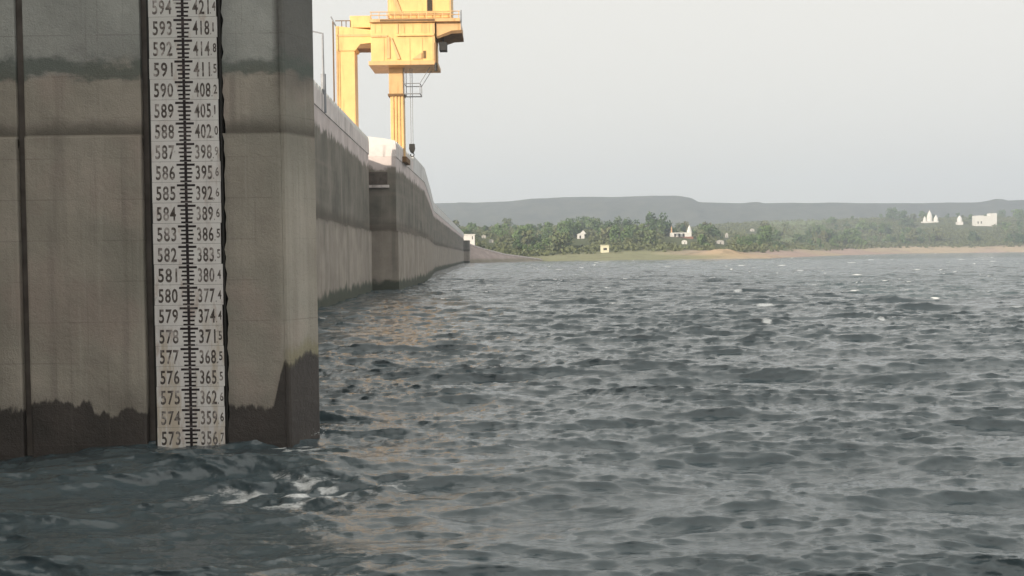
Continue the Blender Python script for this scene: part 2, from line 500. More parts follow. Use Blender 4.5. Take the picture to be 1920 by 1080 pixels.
# ------------------------------------------------------------------ hills
HY = 2700.0
hp = [(-1500, 384), (300, 382), (820, 380), (955, 378), (1000, 372), (1100, 370), (1270, 368), (1288, 371), (1305, 380), (1400, 381), (1600, 380), (1760, 380), (1920, 377), (2600, 380), (3600, 392)]
hx, hz = [], []
for px, py in hp:
    p = at(px, py, HY)
    hx.append(p.x); hz.append(p.z)
X = np.linspace(hx[0], hx[-1], 420)
TOP = np.interp(X, hx, hz) + 3.5 * (fbm(X / 90, X * 0 + 2, 4) - 0.5)
rows = []
for t, yy in [(0.0, 4300), (0.12, 4450), (0.28, 4600), (0.46, 4750), (0.66, 4880), (0.84, 5000), (0.95, 5090), (1.0, 5200), (0.99, 5400), (0.8, 5900), (0.3, 6600), (0.0, 7000)]:
    yy = yy * HY / 5200.0
    y = yy + 90 * (fbm(X / 260, X * 0 + yy / 300, 3) - 0.5)
    z = 5 + (TOP - 5) * t
    z = z + (34 * (fbm(X / 75, y / 75, 5) - 0.5) * (1 if 0.1 < t < 0.96 else 0))
    rows.append(np.stack([X, y, z - (10 if t == 0 else 0)], -1))
hm = B('hill_scrub')
hcol = hm.ramp(hm.noise(0.03, 7, 0.7), [(0.3, (0.02, 0.03, 0.025)), (0.7, (0.10, 0.10, 0.075))])
MAT['hill'] = hm.done(hcol, 0.95, 0.1)
hills = grid_mesh('hills', np.array(rows), MAT['hill'])
tag(hills, kind='structure')

# ------------------------------------------------------------------ water: wind chop from two wave spectra
def wave_tile(L, N, seed, lam_p, ang, rms, chop, fall, narrow, cut=0.017):
    rs = np.random.RandomState(seed)
    k1 = np.fft.fftfreq(N, L / N) * 2 * math.pi
    kx, ky = np.meshgrid(k1, k1, indexing='ij')
    k = np.hypot(kx, ky); k[0, 0] = 1
    kp = 2 * math.pi / lam_p
    S = k ** -fall * np.exp(-1.25 * (kp / k) ** 2)
    c = np.abs(kx * math.cos(ang) + ky * math.sin(ang)) / k
    S = S * c ** narrow * np.exp(-(k * cut) ** 2)
    S[0, 0] = 0
    H = (rs.randn(N, N) + 1j * rs.randn(N, N)) * np.sqrt(S)
    # hermitian part gives a real field
    h = np.fft.ifft2(H).real
    s = rms / h.std()
    Hh = np.fft.fft2(h * s)
    dx = np.fft.ifft2(1j * kx / k * Hh).real * chop
    dy = np.fft.ifft2(1j * ky / k * Hh).real * chop
    dxx = np.fft.ifft2(-kx * kx / k * Hh).real * chop
    dyy = np.fft.ifft2(-ky * ky / k * Hh).real * chop
    dxy = np.fft.ifft2(-kx * ky / k * Hh).real * chop
    J = (1 + dxx) * (1 + dyy) - dxy ** 2
    return L, N, np.stack([h * s, dx, dy, J], -1)
def sample(tile, x, y):
    L, N, T = tile
    u = (x / L) % 1.0 * N; v = (y / L) % 1.0 * N
    i = np.floor(u).astype(int); j = np.floor(v).astype(int)
    fu = (u - i)[..., None]; fv = (v - j)[..., None]
    i0, j0, i1, j1 = i % N, j % N, (i + 1) % N, (j + 1) % N
    return (T[i0, j0] * (1 - fu) + T[i1, j0] * fu) * (1 - fv) + (T[i0, j1] * (1 - fu) + T[i1, j1] * fu) * fv
T1 = wave_tile(53.0, 1024, 11, 4.6, R(-98), 0.062, 1.15, 4.3, 4)
T2 = wave_tile(31.7, 1024, 23, 1.25, R(-98) - 0.6 + 0.28, 0.0165, 1.0, 3.6, 4)
T3 = wave_tile(11.3, 1024, 31, 0.50, R(-98) + 0.9 - 0.15, 0.0066, 0.9, 3.4, 4, 0.009)
rr = [0.6, 1.2, 1.8, 2.4]
r = 3.0
while r < 1500:
    rr.append(r)
    r *= 1.0046 if r < 130 else (1.008 if r < 400 else 1.02)
rr = np.array(rr)
th = np.concatenate([np.linspace(R(-42), R(40), 640), np.linspace(R(41.5), R(316.5), 90)])
RR, TH = np.meshgrid(rr, th, indexing='ij')
WX = RR * np.sin(TH); WY = RR * np.cos(TH)
a1 = sample(T1, WX, WY)
ca_, sa_ = math.cos(0.6), math.sin(0.6)
a2 = sample(T2, WX * ca_ + WY * sa_, -WX * sa_ + WY * ca_)
WZ = a1[..., 0] + a2[..., 0]
d2x = a2[..., 1] * ca_ - a2[..., 2] * sa_
d2y = a2[..., 1] * sa_ + a2[..., 2] * ca_
a3 = sample(T3, WX * math.cos(-0.9) + WY * math.sin(-0.9), -WX * math.sin(-0.9) + WY * math.cos(-0.9))
fine = sstep(RR, 80, 35)
WZ = WZ + a3[..., 0] * fine * (0.3 + 1.5 * fbm(WX / 3.1 + 7, WY / 4.0, 3))
# uneven gusts: some stretches rougher than others
gust = 0.66 + 0.68 * fbm(WX / 9 + 40, WY / 13 + 8, 4)
WZ = WZ * gust
# backwash piling up at the foot of the pier
near = np.exp(-((WX + 2.4) / 1.1) ** 2 - ((WY - 13.9) / 0.55) ** 2) * 0.12 + np.exp(-((WX + 5.9) / 0.9) ** 2 - ((WY - 14.9) / 0.6) ** 2) * 0.10
near -= np.exp(-((WX + 7.9) / 1.6) ** 2 - ((WY - 15.6) / 1.5) ** 2) * 0.20
near += np.exp(-((WX + 2.7) / 1.3) ** 2 - ((WY - 12.7) / 0.9) ** 2) * 0.22 * (fbm(WX * 2.6, WY * 3.4, 4) - 0.5)
near -= np.exp(-((WX + 2.9) / 1.3) ** 2 - ((WY - 12.6) / 0.5) ** 2) * 0.10
WZ = WZ + near
foam = sstep(a1[..., 3], np.quantile(T1[2][..., 3], 0.012), np.quantile(T1[2][..., 3], 0.0015))
foam = foam * (0.15 + 0.85 * sstep(RR, 35, 60)) * sstep(fbm(WX / 9 + 3, WY / 14, 3), 0.45, 0.55)
caps_px = [(1430, 572, 15), (1850, 530, 16), (1462, 498, 6), (1512, 508, 7), (1612, 493, 7), (1606, 516, 8), (1345, 546, 7), (1700, 506, 6), (1805, 487, 6), (1852, 490, 7),
           (1040, 506, 6), (1240, 500, 5), (1372, 540, 9), (1486, 612, 7), (1750, 560, 6), (1120, 540, 5), (900, 535, 6), (1660, 600, 6), (1560, 548, 6), (1880, 575, 7)]
for qx, qy, qw in caps_px:
    dv = ray(qx, qy)
    w0 = EYE + dv * (-EYE.z / dv.z)
    # let each whitecap sit on the highest crest close by
    near_m = (np.abs(WX - w0.x) < 1.2) & (np.abs(WY - w0.y) < max(2.0, 0.02 * w0.y))
    if near_m.any():
        ii = np.argmax(np.where(near_m, WZ, -9))
        cx0, cy0 = WX.flat[ii], WY.flat[ii]
        sx_ = qw * 1.2 * w0.y / FPX
        foam = np.maximum(foam, np.exp(-((WX - cx0) / sx_) ** 2 - ((WY - cy0 + 0.3) / max(0.45, 1.1 * sx_, 0.006 * w0.y)) ** 2))
churn_sheen = np.exp(-((WX + 2.75) / 1.5) ** 2 - ((WY - 12.7) / 0.85) ** 2) * sstep(fbm(WX * 3.0, WY * 5.0, 5), 0.44, 0.66)  # churned patch: broken foam plus its bright sky reflection, painted as foam
edge = np.exp(-((WX + 3.1) / 0.5) ** 2 - ((WY - 15.3) / 0.4) ** 2) * 0.7 * sstep(fbm(WX * 4, WY * 4, 3), 0.45, 0.6)
foam = np.clip(foam + 0.64 * churn_sheen + edge, 0, 1)
lean = 1.4 * WZ                       # wind leans the crests towards the pier side
P = np.stack([WX - 0.14 * lean + a1[..., 1] * gust + d2x * gust, WY - 0.99 * lean + a1[..., 2] * gust + d2y * gust, WZ], -1)
wm = B('lake_water')
tur = wm.noise(0.09, 4, 0.6)
wcol = wm.ramp(tur, [(0.3, (0.060, 0.087, 0.100)), (0.7, (0.078, 0.108, 0.121))])
fo = wm.attr('foam')
fn = wm.noise(9.0, 7, 0.8, (0.5, 1.6, 1), 3.0)
fmask = wm.math('MULTIPLY', wm.step(wm.math('ADD', fo, wm.math('MULTIPLY', wm.math('SUBTRACT', fn, 0.5), 1.5)), 0.18, 0.70), wm.step(fo, 0.02, 0.15))
wcol = wm.mix(wcol, (0.88, 0.90, 0.90), wm.math('MULTIPLY', fmask, 0.9))
wr = wm.math('ADD', 0.09, wm.math('MULTIPLY', fmask, 0.6))
rip = wm.math('ADD', wm.noise(4.5, 5, 0.6, (0.7, 1.25, 1), 1.0), wm.math('MULTIPLY', wm.noise(15, 4, 0.6, (0.8, 1.2, 1), 6.0), 0.35))
far = wm.step(wm.y, 35.0, 120.0)
rip = wm.math('ADD', rip, wm.math('MULTIPLY', wm.math('MULTIPLY', wm.noise(0.9, 4, 0.6, (0.6, 1.4, 1), 8.0), far), 30.0))
wm.bump(rip, 0.36, 0.06)
wm.p.inputs['IOR'].default_value = 1.65
MAT['water'] = wm.done(wcol, wr, 0.5)
water = grid_mesh('water', P, MAT['water'], wrap=True)
tag(water, kind='structure')
fa = water.data.attributes.new('foam', 'FLOAT', 'POINT')
fa.data.foreach_set('value', foam.reshape(-1).astype(np.float32))

# ------------------------------------------------------------------ gauge pier
GD = 15.9                                     # distance of the gauge face
UP = (486 - 0)                                 # (horizon row at the gauge)
pier = thing('gauge_pier', (-6, 17.5, -3), 'stained grey concrete pier rising from the water, carrying the white level gauge', 'pier')
LEDGE = 4.62
def xpx(px, Y=GD): return at(px, 490, Y).x
x_groove0, x_groove1 = xpx(34), xpx(50)
x_g0, x_g1 = xpx(269), xpx(424)                # chase in which the gauge board hangs
x_front = xpx(530)
x_tip = xpx(594, 16.56)
def jagged(x, z0, z1, n, amp):
    return [(x + random.uniform(-amp, amp), z0 + (z1 - z0) * i / n) for i in range(n + 1)]
# core behind the panels
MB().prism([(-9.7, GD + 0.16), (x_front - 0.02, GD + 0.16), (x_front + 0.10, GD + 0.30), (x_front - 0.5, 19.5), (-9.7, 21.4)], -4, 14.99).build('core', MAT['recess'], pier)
# lower lift, proud of the upper one
MB().box(-9.7, x_groove0, GD + 0.02, GD + 0.155, -4, LEDGE - 0.02).build('wall_panel', MAT['pier'], pier, 0.025)
MB().box(x_groove1, x_g0, GD, GD + 0.155, -4, LEDGE).build('wall_panel', MAT['pier'], pier, 0.04)
# right panels: broken left arris beside the gauge
def right_panel(z0, z1, y0, y1, n):
    j = jagged(x_g1, z0, z1, n, 0.022)
    out = [(x_front, z0), (x_front, z1)] + j[::-1]
    return MB().slab_xz(out, y0, y1)
right_panel(-4, LEDGE, GD + 0.003, GD + 0.155, 70).build('wall_panel', MAT['pier'], pier)
# upper lift
MB().box(-9.7, x_groove0, GD + 0.07, GD + 0.15, LEDGE - 0.2, 15.0).build('wall_panel', MAT['pier'], pier, 0.02)
MB().box(x_groove1, x_g0, GD + 0.05, GD + 0.15, LEDGE - 0.2, 15.0).build('wall_panel', MAT['pier'], pier, 0.02)
right_panel(LEDGE - 0.2, 15.0, GD + 0.053, GD + 0.15, 90).build('wall_panel', MAT['pier'], pier)
# rounded corner of the pier
nose = [(x_front + 0.003, GD + 0.02)]
nose += [(x_front + 0.05, GD + 0.02), (x_front + 0.085, GD + 0.04), (x_tip - 0.03, GD + 0.60), (x_tip, GD + 0.66)]
nose += [(x_tip - 0.40, GD + 1.5), (x_tip - 0.55, GD + 2.2), (x_front + 0.003, GD + 2.2)]
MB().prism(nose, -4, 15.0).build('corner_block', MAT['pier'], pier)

# ------------------------------------------------------------------ water level gauge
gx = xpx(353)
gz0 = at(353, 806.4, GD).z                     # major mark of 573
FT = 38.3 / FPX * GD
gauge = thing('water_level_gauge', (gx, GD - 0.02, 0), 'tall white painted water level gauge with black marks and two columns of numerals', 'gauge')
GB = GD - 0.03
MB().box(gx - 0.49, gx + 0.49, GB + 0.012, GD + 0.158, -0.6, 7.4).build('backing_board', MAT['recess'], gauge)
caps = [356.7, 359.6, 362.6, 365.5, 368.5, 371.5, 374.4, 377.4, 380.4, 383.5, 386.5, 389.6, 392.6, 395.6, 398.9, 402.0, 405.1, 408.2, 411.5, 414.8, 418.1, 421.4, 424.7]
_fonts = {}
def text_mesh(s, w, h, bold):
    """outline of a numeral as flat polygons, stretched to w x h, lower left at the origin"""
    key = (s, bold)
    if key not in _fonts:
        cu = bpy.data.curves.new('numeral_outline', 'FONT')
        cu.body = s
        cu.offset = bold
        cu.resolution_u = 3
        cu.space_character = 1.12
        o = bpy.data.objects.new('numeral_outline', cu)
        me = bpy.data.meshes.new_from_object(o)
        vs_ = [v.co.copy() for v in me.vertices]
        fs_ = [tuple(p.vertices) for p in me.polygons]
        bpy.data.objects.remove(o); bpy.data.curves.remove(cu); bpy.data.meshes.remove(me)
        _fonts[key] = (vs_, fs_)
    vs_, fs_ = _fonts[key]
    x0 = min(v.x for v in vs_); x1 = max(v.x for v in vs_); y0 = min(v.y for v in vs_); y1 = max(v.y for v in vs_)
    return [((v.x - x0) / (x1 - x0) * w, (v.y - y0) / (y1 - y0) * h) for v in vs_], fs_
def numeral(mb, s, x, z, w, h, y, bold=0.018):
    vs_, fs_ = text_mesh(s, w, h, bold)
    mb.poly([(x + a, y, z + b) for a, b in vs_], fs_)
for k in range(23):
    n = 573 + k
    zt = gz0 + k * FT + 0.045                  # top of this plate (mark of the level near its top)
    zb = zt - FT + 0.004
    if k == 0:
        zb = -0.5
    jx = random.uniform(-0.004, 0.004)
    jr = random.uniform(-0.014, 0.012)
    jy = random.uniform(0, 0.004)
    pl = MB().box(gx - 0.505 + jx, gx + 0.505 + jr, GB + jy, GB + 0.012 + jy, zb, zt).build('plate', MAT['plate'], gauge)
    yf = GB + jy - 0.002
    ms = MB()
    ms.box(gx - 0.021, gx + 0.021, yf, yf + 0.001, zb + 0.002, zt - 0.002)
    zm = gz0 + k * FT
    for i in range(5):
        w = (0.135, 0.088, 0.100, 0.086, 0.084)[i]
        zc = zm - i * FT / 5
        if k == 0 and zc < -0.4:
            continue
        hgt = 0.0165 if i == 0 else 0.0135
        ms.box(gx - w, gx - 0.0215, yf, yf + 0.001, zc - hgt, zc + hgt)
        ms.box(gx + 0.0215, gx + w, yf, yf + 0.001, zc - hgt, zc + hgt)
    o = ms.build('tick_marks', MAT['tick'], pl)
    zn = zm - 0.215
    mb = MB()
    numeral(mb, str(n), gx - 0.445, zn - 0.008, 0.285, 0.212, yf)
    mb.build('numeral', MAT['ink'], pl)
    a, b_ = ('%.1f' % caps[k]).split('.')
    mb = MB()
    numeral(mb, a, gx + 0.148, zn - 0.008, 0.245, 0.212, yf)
    mb.box(gx + 0.408, gx + 0.418, yf, yf + 0.001, zn, zn + 0.02)
    numeral(mb, b_, gx + 0.438, zn + 0.04, 0.052 if b_ != '1' else 0.022, 0.135, yf)
    mb.build('numeral', MAT['ink'], pl)
# angle irons holding the board
for sx in (-1, 1):
    MB().box(gx + sx * 0.53 - 0.014, gx + sx * 0.53 + 0.014, GB + 0.03, GD + 0.157, -0.5, 7.3).build('side_rail', MAT['black'], gauge)

# ------------------------------------------------------------------ dam
dam = thing('dam', (-12, 88, -4), 'long stained concrete dam wall receding from the pier to the far bank', 'dam')
LZ, TZ, PZ = 4.9, 11.0, 12.0
def block(x0, y0, x1, y1, back=11.0, ptop=PZ, pmat='parapet', z_top=TZ, face=True):
    g = 0.02
    a, b = Vector((x0, y0 + g)), Vector((x1, y1 - g))
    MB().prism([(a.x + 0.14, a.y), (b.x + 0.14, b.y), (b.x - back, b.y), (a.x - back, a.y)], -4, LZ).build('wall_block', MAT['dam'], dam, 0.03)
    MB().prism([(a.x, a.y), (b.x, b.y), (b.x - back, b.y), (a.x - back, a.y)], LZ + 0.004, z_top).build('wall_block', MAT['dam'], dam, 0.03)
    MB().prism([(a.x + 0.05, a.y), (b.x + 0.05, b.y), (b.x - 0.30, b.y), (a.x - 0.30, a.y)], z_top + 0.003, ptop).build('parapet', MAT[pmat], dam, 0.02)
# unseen spillway part beside and behind the viewer, raised to shade the pier
MB().prism([(-9.72, -60), (-9.72, 21.4), (-22, 21.4), (-22, -60)], -4, 12.6).build('spillway_shade_wall', MAT['dam'], dam)
segs = [(-9.9, 21.5, -10.2, 45), (-10.2, 45, -10.5, 58), (-10.5, 58, -10.95, 72), (-10.95, 72, -11.4, 86)]
for s in segs:
    block(*s)
segsB = [(-9.46, 88, -9.48, 104), (-9.48, 104, -9.6, 119), (-9.6, 119, -11.1, 145), (-11.1, 145, -12.6, 170), (-12.6, 170, -14.0, 193)]
for i, s in enumerate(segsB):
    block(*s, back=13.0, pmat='parapet' if i < 1 else 'whitewash', ptop=PZ if i < 1 else PZ + 0.6)
pts = [(-14.0, 193)] + [(-14.0 - 6.0 * k / 6, 193 + 255 * k / 6) for k in range(1, 7)]
for a, b in zip(pts[:-1], pts[1:]):
    block(a[0], a[1], b[0], b[1], pmat='whitewash', ptop=PZ + 0.5)
# stub between the two blocks (set back)
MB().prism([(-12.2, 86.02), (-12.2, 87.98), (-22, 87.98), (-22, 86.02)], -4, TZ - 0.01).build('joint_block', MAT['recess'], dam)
# end buttress against the far bank
MB().prism([(-17.4, 441), (-17.4, 449), (-30, 449), (-30, 441)], -4, 9.3).build('end_buttress', MAT['dam'], dam, 0.05)
# gallery opening high in the projecting block, with sill
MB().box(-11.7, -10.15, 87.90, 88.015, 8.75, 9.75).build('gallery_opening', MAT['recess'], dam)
MB().box(-11.85, -10.0, 87.72, 88.012, 8.45, 8.68).build('sill', MAT['parapet'], dam, 0.02)
# face of the projecting block above the wall, and white return wall on the deck
MB().box(-13.2, -9.40, 88.03, 88.4, TZ + 0.005, PZ + 0.0).build('parapet', MAT['parapet'], dam, 0.02)
MB().slab_xz([(-13.3, PZ + 0.004), (-9.45, PZ + 0.004), (-9.45, PZ + 0.32), (-10.4, PZ + 0.52), (-12.0, PZ + 0.72), (-13.3, PZ + 0.8)], 88.05, 88.35).build('return_wall', MAT['white'], dam)
# white blocks added on the parapet to catch sun as its bright edge
def edge_blocks(x0, y0, x1, y1, n, z):
    for k in range(n):
        t = (k + 0.5) / n
        x = x0 + (x1 - x0) * t - 0.12; y = y0 + (y1 - y0) * t
        MB().slab_xz([(x - 0.30, z), (x + 0.17, z), (x + 0.13, z + 0.34), (x - 0.26, z + 0.34)], y - 0.38, y + 0.38).build('sun_edge_block', MAT['white'], dam)
edge_blocks(-10.2, 46, -11.4, 86, 36, PZ + 0.003)
edge_blocks(-9.46, 89, -9.48, 104, 13, PZ + 0.003)

# ------------------------------------------------------------------ embankment at the far end of the dam
em = B('stone_pitching')
ec = em.ramp(em.noise(0.35, 6, 0.7), [(0.3, (0.34, 0.28, 0.26)), (0.7, (0.52, 0.44, 0.41))])
ec = em.mix(ec, (0.20, 0.20, 0.13), em.math('MULTIPLY', em.step(em.math('ADD', em.z, em.noise(0.3, 4)), 2.6, 1.2), 0.6))
em.bump(em.noise(1.2, 5, 0.7), 0.8, 0.3)
MAT['pitch'] = em.done(ec, 0.95, 0.1)
emb = thing('embankment', (-15, 470, -4), 'pinkish stone embankment sloping down from the dam end to the shore', 'embankment')
top = [(-21, 449.2, 8.6), (-12, 462, 5.6), (-3, 475, 3.2), (6, 488, 1.9), (14, 499, 0.6)]
e = MB()
k = []
for (x, y, z) in top:
    k += [(x - 9, y + 5, z), (x, y, z), (x + 4.5, y - 6, -4.0 + z * 0.25), (x - 9, y + 5, -4.0)]
fs = []
for i in range(len(top) - 1):
    for j in range(4):
        fs.append((4 * i + j, 4 * i + (j + 1) % 4, 4 * i + 4 + (j + 1) % 4, 4 * i + 4 + j))
fs += [(0, 3, 2, 1), (16, 17, 18, 19)]
e.poly(k, fs)
e.build('slope', MAT['pitch'], emb)
c = MB()
for i in range(len(top) - 1):
    a, b = Vector(top[i]), Vector(top[i + 1])
    c.poly([(a.x - 0.8, a.y, a.z - 0.05), (a.x + 0.2, a.y, a.z - 0.05), (a.x + 0.2, a.y, a.z + 0.45), (a.x - 0.8, a.y, a.z + 0.45),
            (b.x - 0.8, b.y, b.z - 0.05), (b.x + 0.2, b.y, b.z - 0.05), (b.x + 0.2, b.y, b.z + 0.45), (b.x - 0.8, b.y, b.z + 0.45)],
           [(0, 1, 5, 4), (1, 2, 6, 5), (2, 3, 7, 6), (3, 0, 4, 7), (0, 3, 2, 1), (4, 5, 6, 7)])
c.build('coping', MAT['parapet'], emb)
# low pale stone toe at the water
t = at(985, 487, 496)
toe = thing('stone_groyne', (t.x, t.y, 0), 'low pale stone groyne at the foot of the embankment by the water', 'groyne')
g = MB()
for i in range(26):
    s = random.uniform(0.7, 1.6)
    x = t.x - 5 + i * 0.42 + random.uniform(-0.5, 0.5); y = t.y + random.uniform(-2, 2) + (i - 13) * 0.15
    g.lathe(x, y, [(s * 0.9, -0.6), (s, 0.2), (s * 0.6, 0.2 + s * random.uniform(0.6, 1.1) * (1.2 - i / 26))], 6)
g.build('rubble', MAT['whitewash'], toe)['kind'] = 'stuff'

# ------------------------------------------------------------------ gantry crane on the dam crest
CY = 95.0
def cx(px): return at(px, 300, CY).x
def cz(py, px=740): return at(px, py, CY).z
crane = thing('gantry_crane', (cx(700), CY, TZ), 'tall yellow gantry crane standing on the dam crest', 'crane')
def cbox(name, p0, p1, q0, q1, y0, y1, mat='yellow', bev=0.02):
    return MB().box(cx(p0), cx(p1), CY + y0, CY + y1, cz(q1), cz(q0)).build(name, MAT[mat], crane, bev)
# rear leg
leg = MB().box(cx(639), cx(671), CY - 0.9, CY + 0.9, TZ + 0.5, cz(80)).build('leg', MAT['yellow'], crane, 0.03)
MB().box(cx(637), cx(640) - 0.002, CY - 0.95, CY - 0.6, TZ + 0.6, cz(62)).build('leg_flange', MAT['orange'], leg)
ladder = MB()
for dy in (-1.45, -1.05):
    ladder.bar((cx(633), CY + dy, TZ + 0.5), (cx(633), CY + dy, cz(45)), 0.035)
for i in range(40):
    z = TZ + 0.8 + i * 0.3
    if z < cz(48): ladder.bar((cx(633), CY - 1.45, z), (cx(633), CY - 1.05, z), 0.02, 4)
ladder.build('ladder', MAT['rust'], crane)
MB().box(cx(634), cx(676), CY - 1.8, CY + 1.8, TZ + 0.02, TZ + 0.5).build('wheel_truck', MAT['rust'], crane, 0.03)
# front leg: upper sleeve, flange, lower fluted post
MB().box(cx(733), cx(759), CY - 0.7, CY + 0.7, cz(178), cz(130) - 0.005).build('leg', MAT['orange'], crane, 0.03)
MB().box(cx(731), cx(761), CY - 0.78, CY + 0.78, cz(182), cz(178) - 0.004).build('leg_flange', MAT['rust'], crane)
lp = MB().box(cx(735), cx(760), CY - 0.6, CY + 0.6, TZ + 0.5, cz(182) - 0.004).build('leg', MAT['yellow'], crane, 0.02)
for p in (740, 746, 752, 758):
    MB().box(cx(p) - 0.06, cx(p) + 0.06, CY - 0.68, CY - 0.605, TZ + 0.5, cz(183)).build('rib', MAT['orange'], lp)
MB().box(cx(728), cx(766), CY - 1.8, CY + 1.8, TZ + 0.02, TZ + 0.5).build('wheel_truck', MAT['rust'], crane, 0.03)
# portal girder with a gusset at the leg
gird = MB().slab_xz([(cx(637), cz(52)), (cx(704), cz(60)), (cx(704), cz(84)), (cx(682), cz(86)), (cx(672), cz(98)), (cx(637), cz(98))], CY - 1.0, CY + 1.0).build('girder', MAT['yellow'], crane)
MB().box(cx(668), cx(701), CY - 0.98, CY + 0.98, cz(94), cz(86) - 0.004).build('girder_flange', MAT['rust'], gird)
MB().box(cx(640), cx(704), CY - 1.05, CY - 1.003, cz(72), cz(68)).build('stiffener', MAT['orange'], gird)
for p in (648, 656, 664):
    MB().bar((cx(p), CY - 0.9, cz(54)), (cx(p), CY - 0.9, cz(42)), 0.04).build('rail_post', MAT['rust'], gird)
MB().bar((cx(636), CY - 0.9, cz(42)), (cx(664), CY - 0.9, cz(42)), 0.04).build('hand_rail', MAT['rust'], gird)
MB().bar((cx(628), CY - 0.9, cz(34)), (cx(637), CY - 0.9, cz(52)), 0.06).build('horn', MAT['steel'], gird)
cbox('winch_house', 663, 701, 33, 55, -0.9, 0.9)
cbox('winch_box', 704.3, 716, 42, 56, -1.1, 0.2, 'rust')
# main machinery house
body = cbox('machinery_house', 704.3, 822, 52, 122, -2.0, 2.0, 'yellow', 0.03)
ypl = CY - 2.0
def onbody(name, p0, p1, q0, q1, mat, out=0.06):
    return MB().box(cx(p0), cx(p1), ypl - out, ypl - 0.003, cz(q1), cz(q0)).build(name, MAT[mat], body)
onbody('stiffener', 752, 820, 73, 77, 'yellow', 0.18)
onbody('stiffener', 705, 735, 75, 78, 'orange', 0.10)
onbody('stiffener', 733, 739, 78, 118, 'orange', 0.08)
onbody('stiffener', 817, 821.5, 54, 120, 'orange', 0.08)
onbody('stiffener', 752, 755, 54, 72, 'orange', 0.06)
MB().slab_xz([(cx(740), cz(80)), (cx(743), cz(80)), (cx(758), cz(119)), (cx(752), cz(119))], ypl - 0.12, ypl - 0.003).build('brace', MAT['orange'], body)
MB().slab_xz([(cx(780), cz(119)), (cx(795), cz(108)), (cx(797), cz(108)), (cx(797), cz(119))], ypl - 0.10, ypl - 0.003).build('gusset', MAT['orange'], body)
onbody('door', 800, 804.5, 104, 118, 'rust', 0.05)
for p_ in (728, 775, 798):
    onbody('plate_seam', p_, p_ + 0.8, 80, 121, 'orange', 0.03)
for p_ in (712, 724, 765, 781, 797, 811):
    onbody('plate_seam', p_, p_ + 0.8, 54, 71, 'orange', 0.03)
cbox('bottom_chord', 700, 826, 122.3, 130, -2.15, 2.15, 'orange', 0.02)
# upper deck with walkway and rails
deck = cbox('upper_deck', 703, 868, 46, 51.7, -2.3, 2.3, 'orange', 0.01)
MB().box(cx(722), cx(822), CY - 2.32, CY - 2.303, cz(51), cz(47)).build('deck_edge', MAT['rust'], deck)
for p in np.linspace(706, 866, 12):
    MB().bar((cx(p), CY - 2.2, cz(46)), (cx(p), CY - 2.2, cz(33)), 0.035).build('rail_post', MAT['orange'], deck)
for q in (33, 39):
    MB().bar((cx(704), CY - 2.2, cz(q)), (cx(868), CY - 2.2, cz(q)), 0.04).build('hand_rail', MAT['orange'], deck)
# overhanging platform towards the water with a sloping soffit
plat = MB().slab_xz([(cx(824), cz(52)), (cx(870), cz(52)), (cx(870), cz(66)), (cx(852), cz(67)), (cx(824), cz(78))], CY - 1.9, CY + 1.9).build('platform_bracket', MAT['orange'], crane)
MB().slab_xz([(cx(824), cz(78.3)), (cx(852), cz(67.3)), (cx(871), cz(66.3)), (cx(871), cz(72)), (cx(853), cz(73)), (cx(826), cz(82))], CY - 1.95, CY + 1.95).build('soffit', MAT['rust'], plat)
MB().bar((cx(870), CY - 2.0, cz(66)), (cx(870), CY - 2.0, cz(30)), 0.05).build('rail_post', MAT['steel'], plat)
cbox('motor_box', 829, 843, 88, 103, -1.9, -0.9, 'black', 0.03)
MB().bar((cx(836), CY - 1.4, cz(88)), (cx(836), CY - 1.4, cz(76)), 0.06).build('hanger', MAT['black'], crane)
MB().bar((cx(823), CY - 2.12, cz(90)), (cx(823), CY - 2.12, cz(128)), 0.13).build('cable_pipe', MAT['rust'], crane)
MB().bar((cx(823), CY - 2.12, cz(127)), (cx(823), CY - 2.12, cz(142)), 0.14).build('pendant_box', MAT['black'], crane)
# operator cabin
cab = cbox('cabin', 739, 852, -62, 45.5, -1.7, 1.7, 'yellow', 0.04)
for q0, q1 in ((8, 31), (-30, 3)):
    MB().box(cx(808), cx(817), CY - 1.75, CY - 1.703, cz(q1), cz(q0)).build('window', MAT['glass'], cab)
    MB().box(cx(806.5), cx(808) - 0.004, CY - 1.79, CY - 1.703, cz(q1), cz(q0)).build('window_frame', MAT['orange'], cab)
MB().box(cx(848), cx(851.5), CY - 1.78, CY - 1.703, cz(44), cz(-60)).build('corner_post', MAT['orange'], cab)
MB().slab_xz([(cx(741), cz(0)), (cx(748), cz(-4)), (cx(762), cz(34)), (cx(757), cz(36))], CY - 1.80, CY - 1.703).build('brace', MAT['orange'], cab)
MB().box(cx(735), cx(741), CY - 1.5, CY + 1.5, cz(40), cz(-60)).build('stair_tower', MAT['orange'], crane)
MB().box(cx(739), cx(852), CY - 1.82, CY - 1.703, cz(37), cz(33)).build('cabin_sill', MAT['orange'], cab)
MB().slab_xz([(cx(733), cz(-62.3)), (cx(858), cz(-62.3)), (cx(852), cz(-80)), (cx(740), cz(-80))], CY - 2.0, CY + 2.0).build('roof', MAT['orange'], cab)
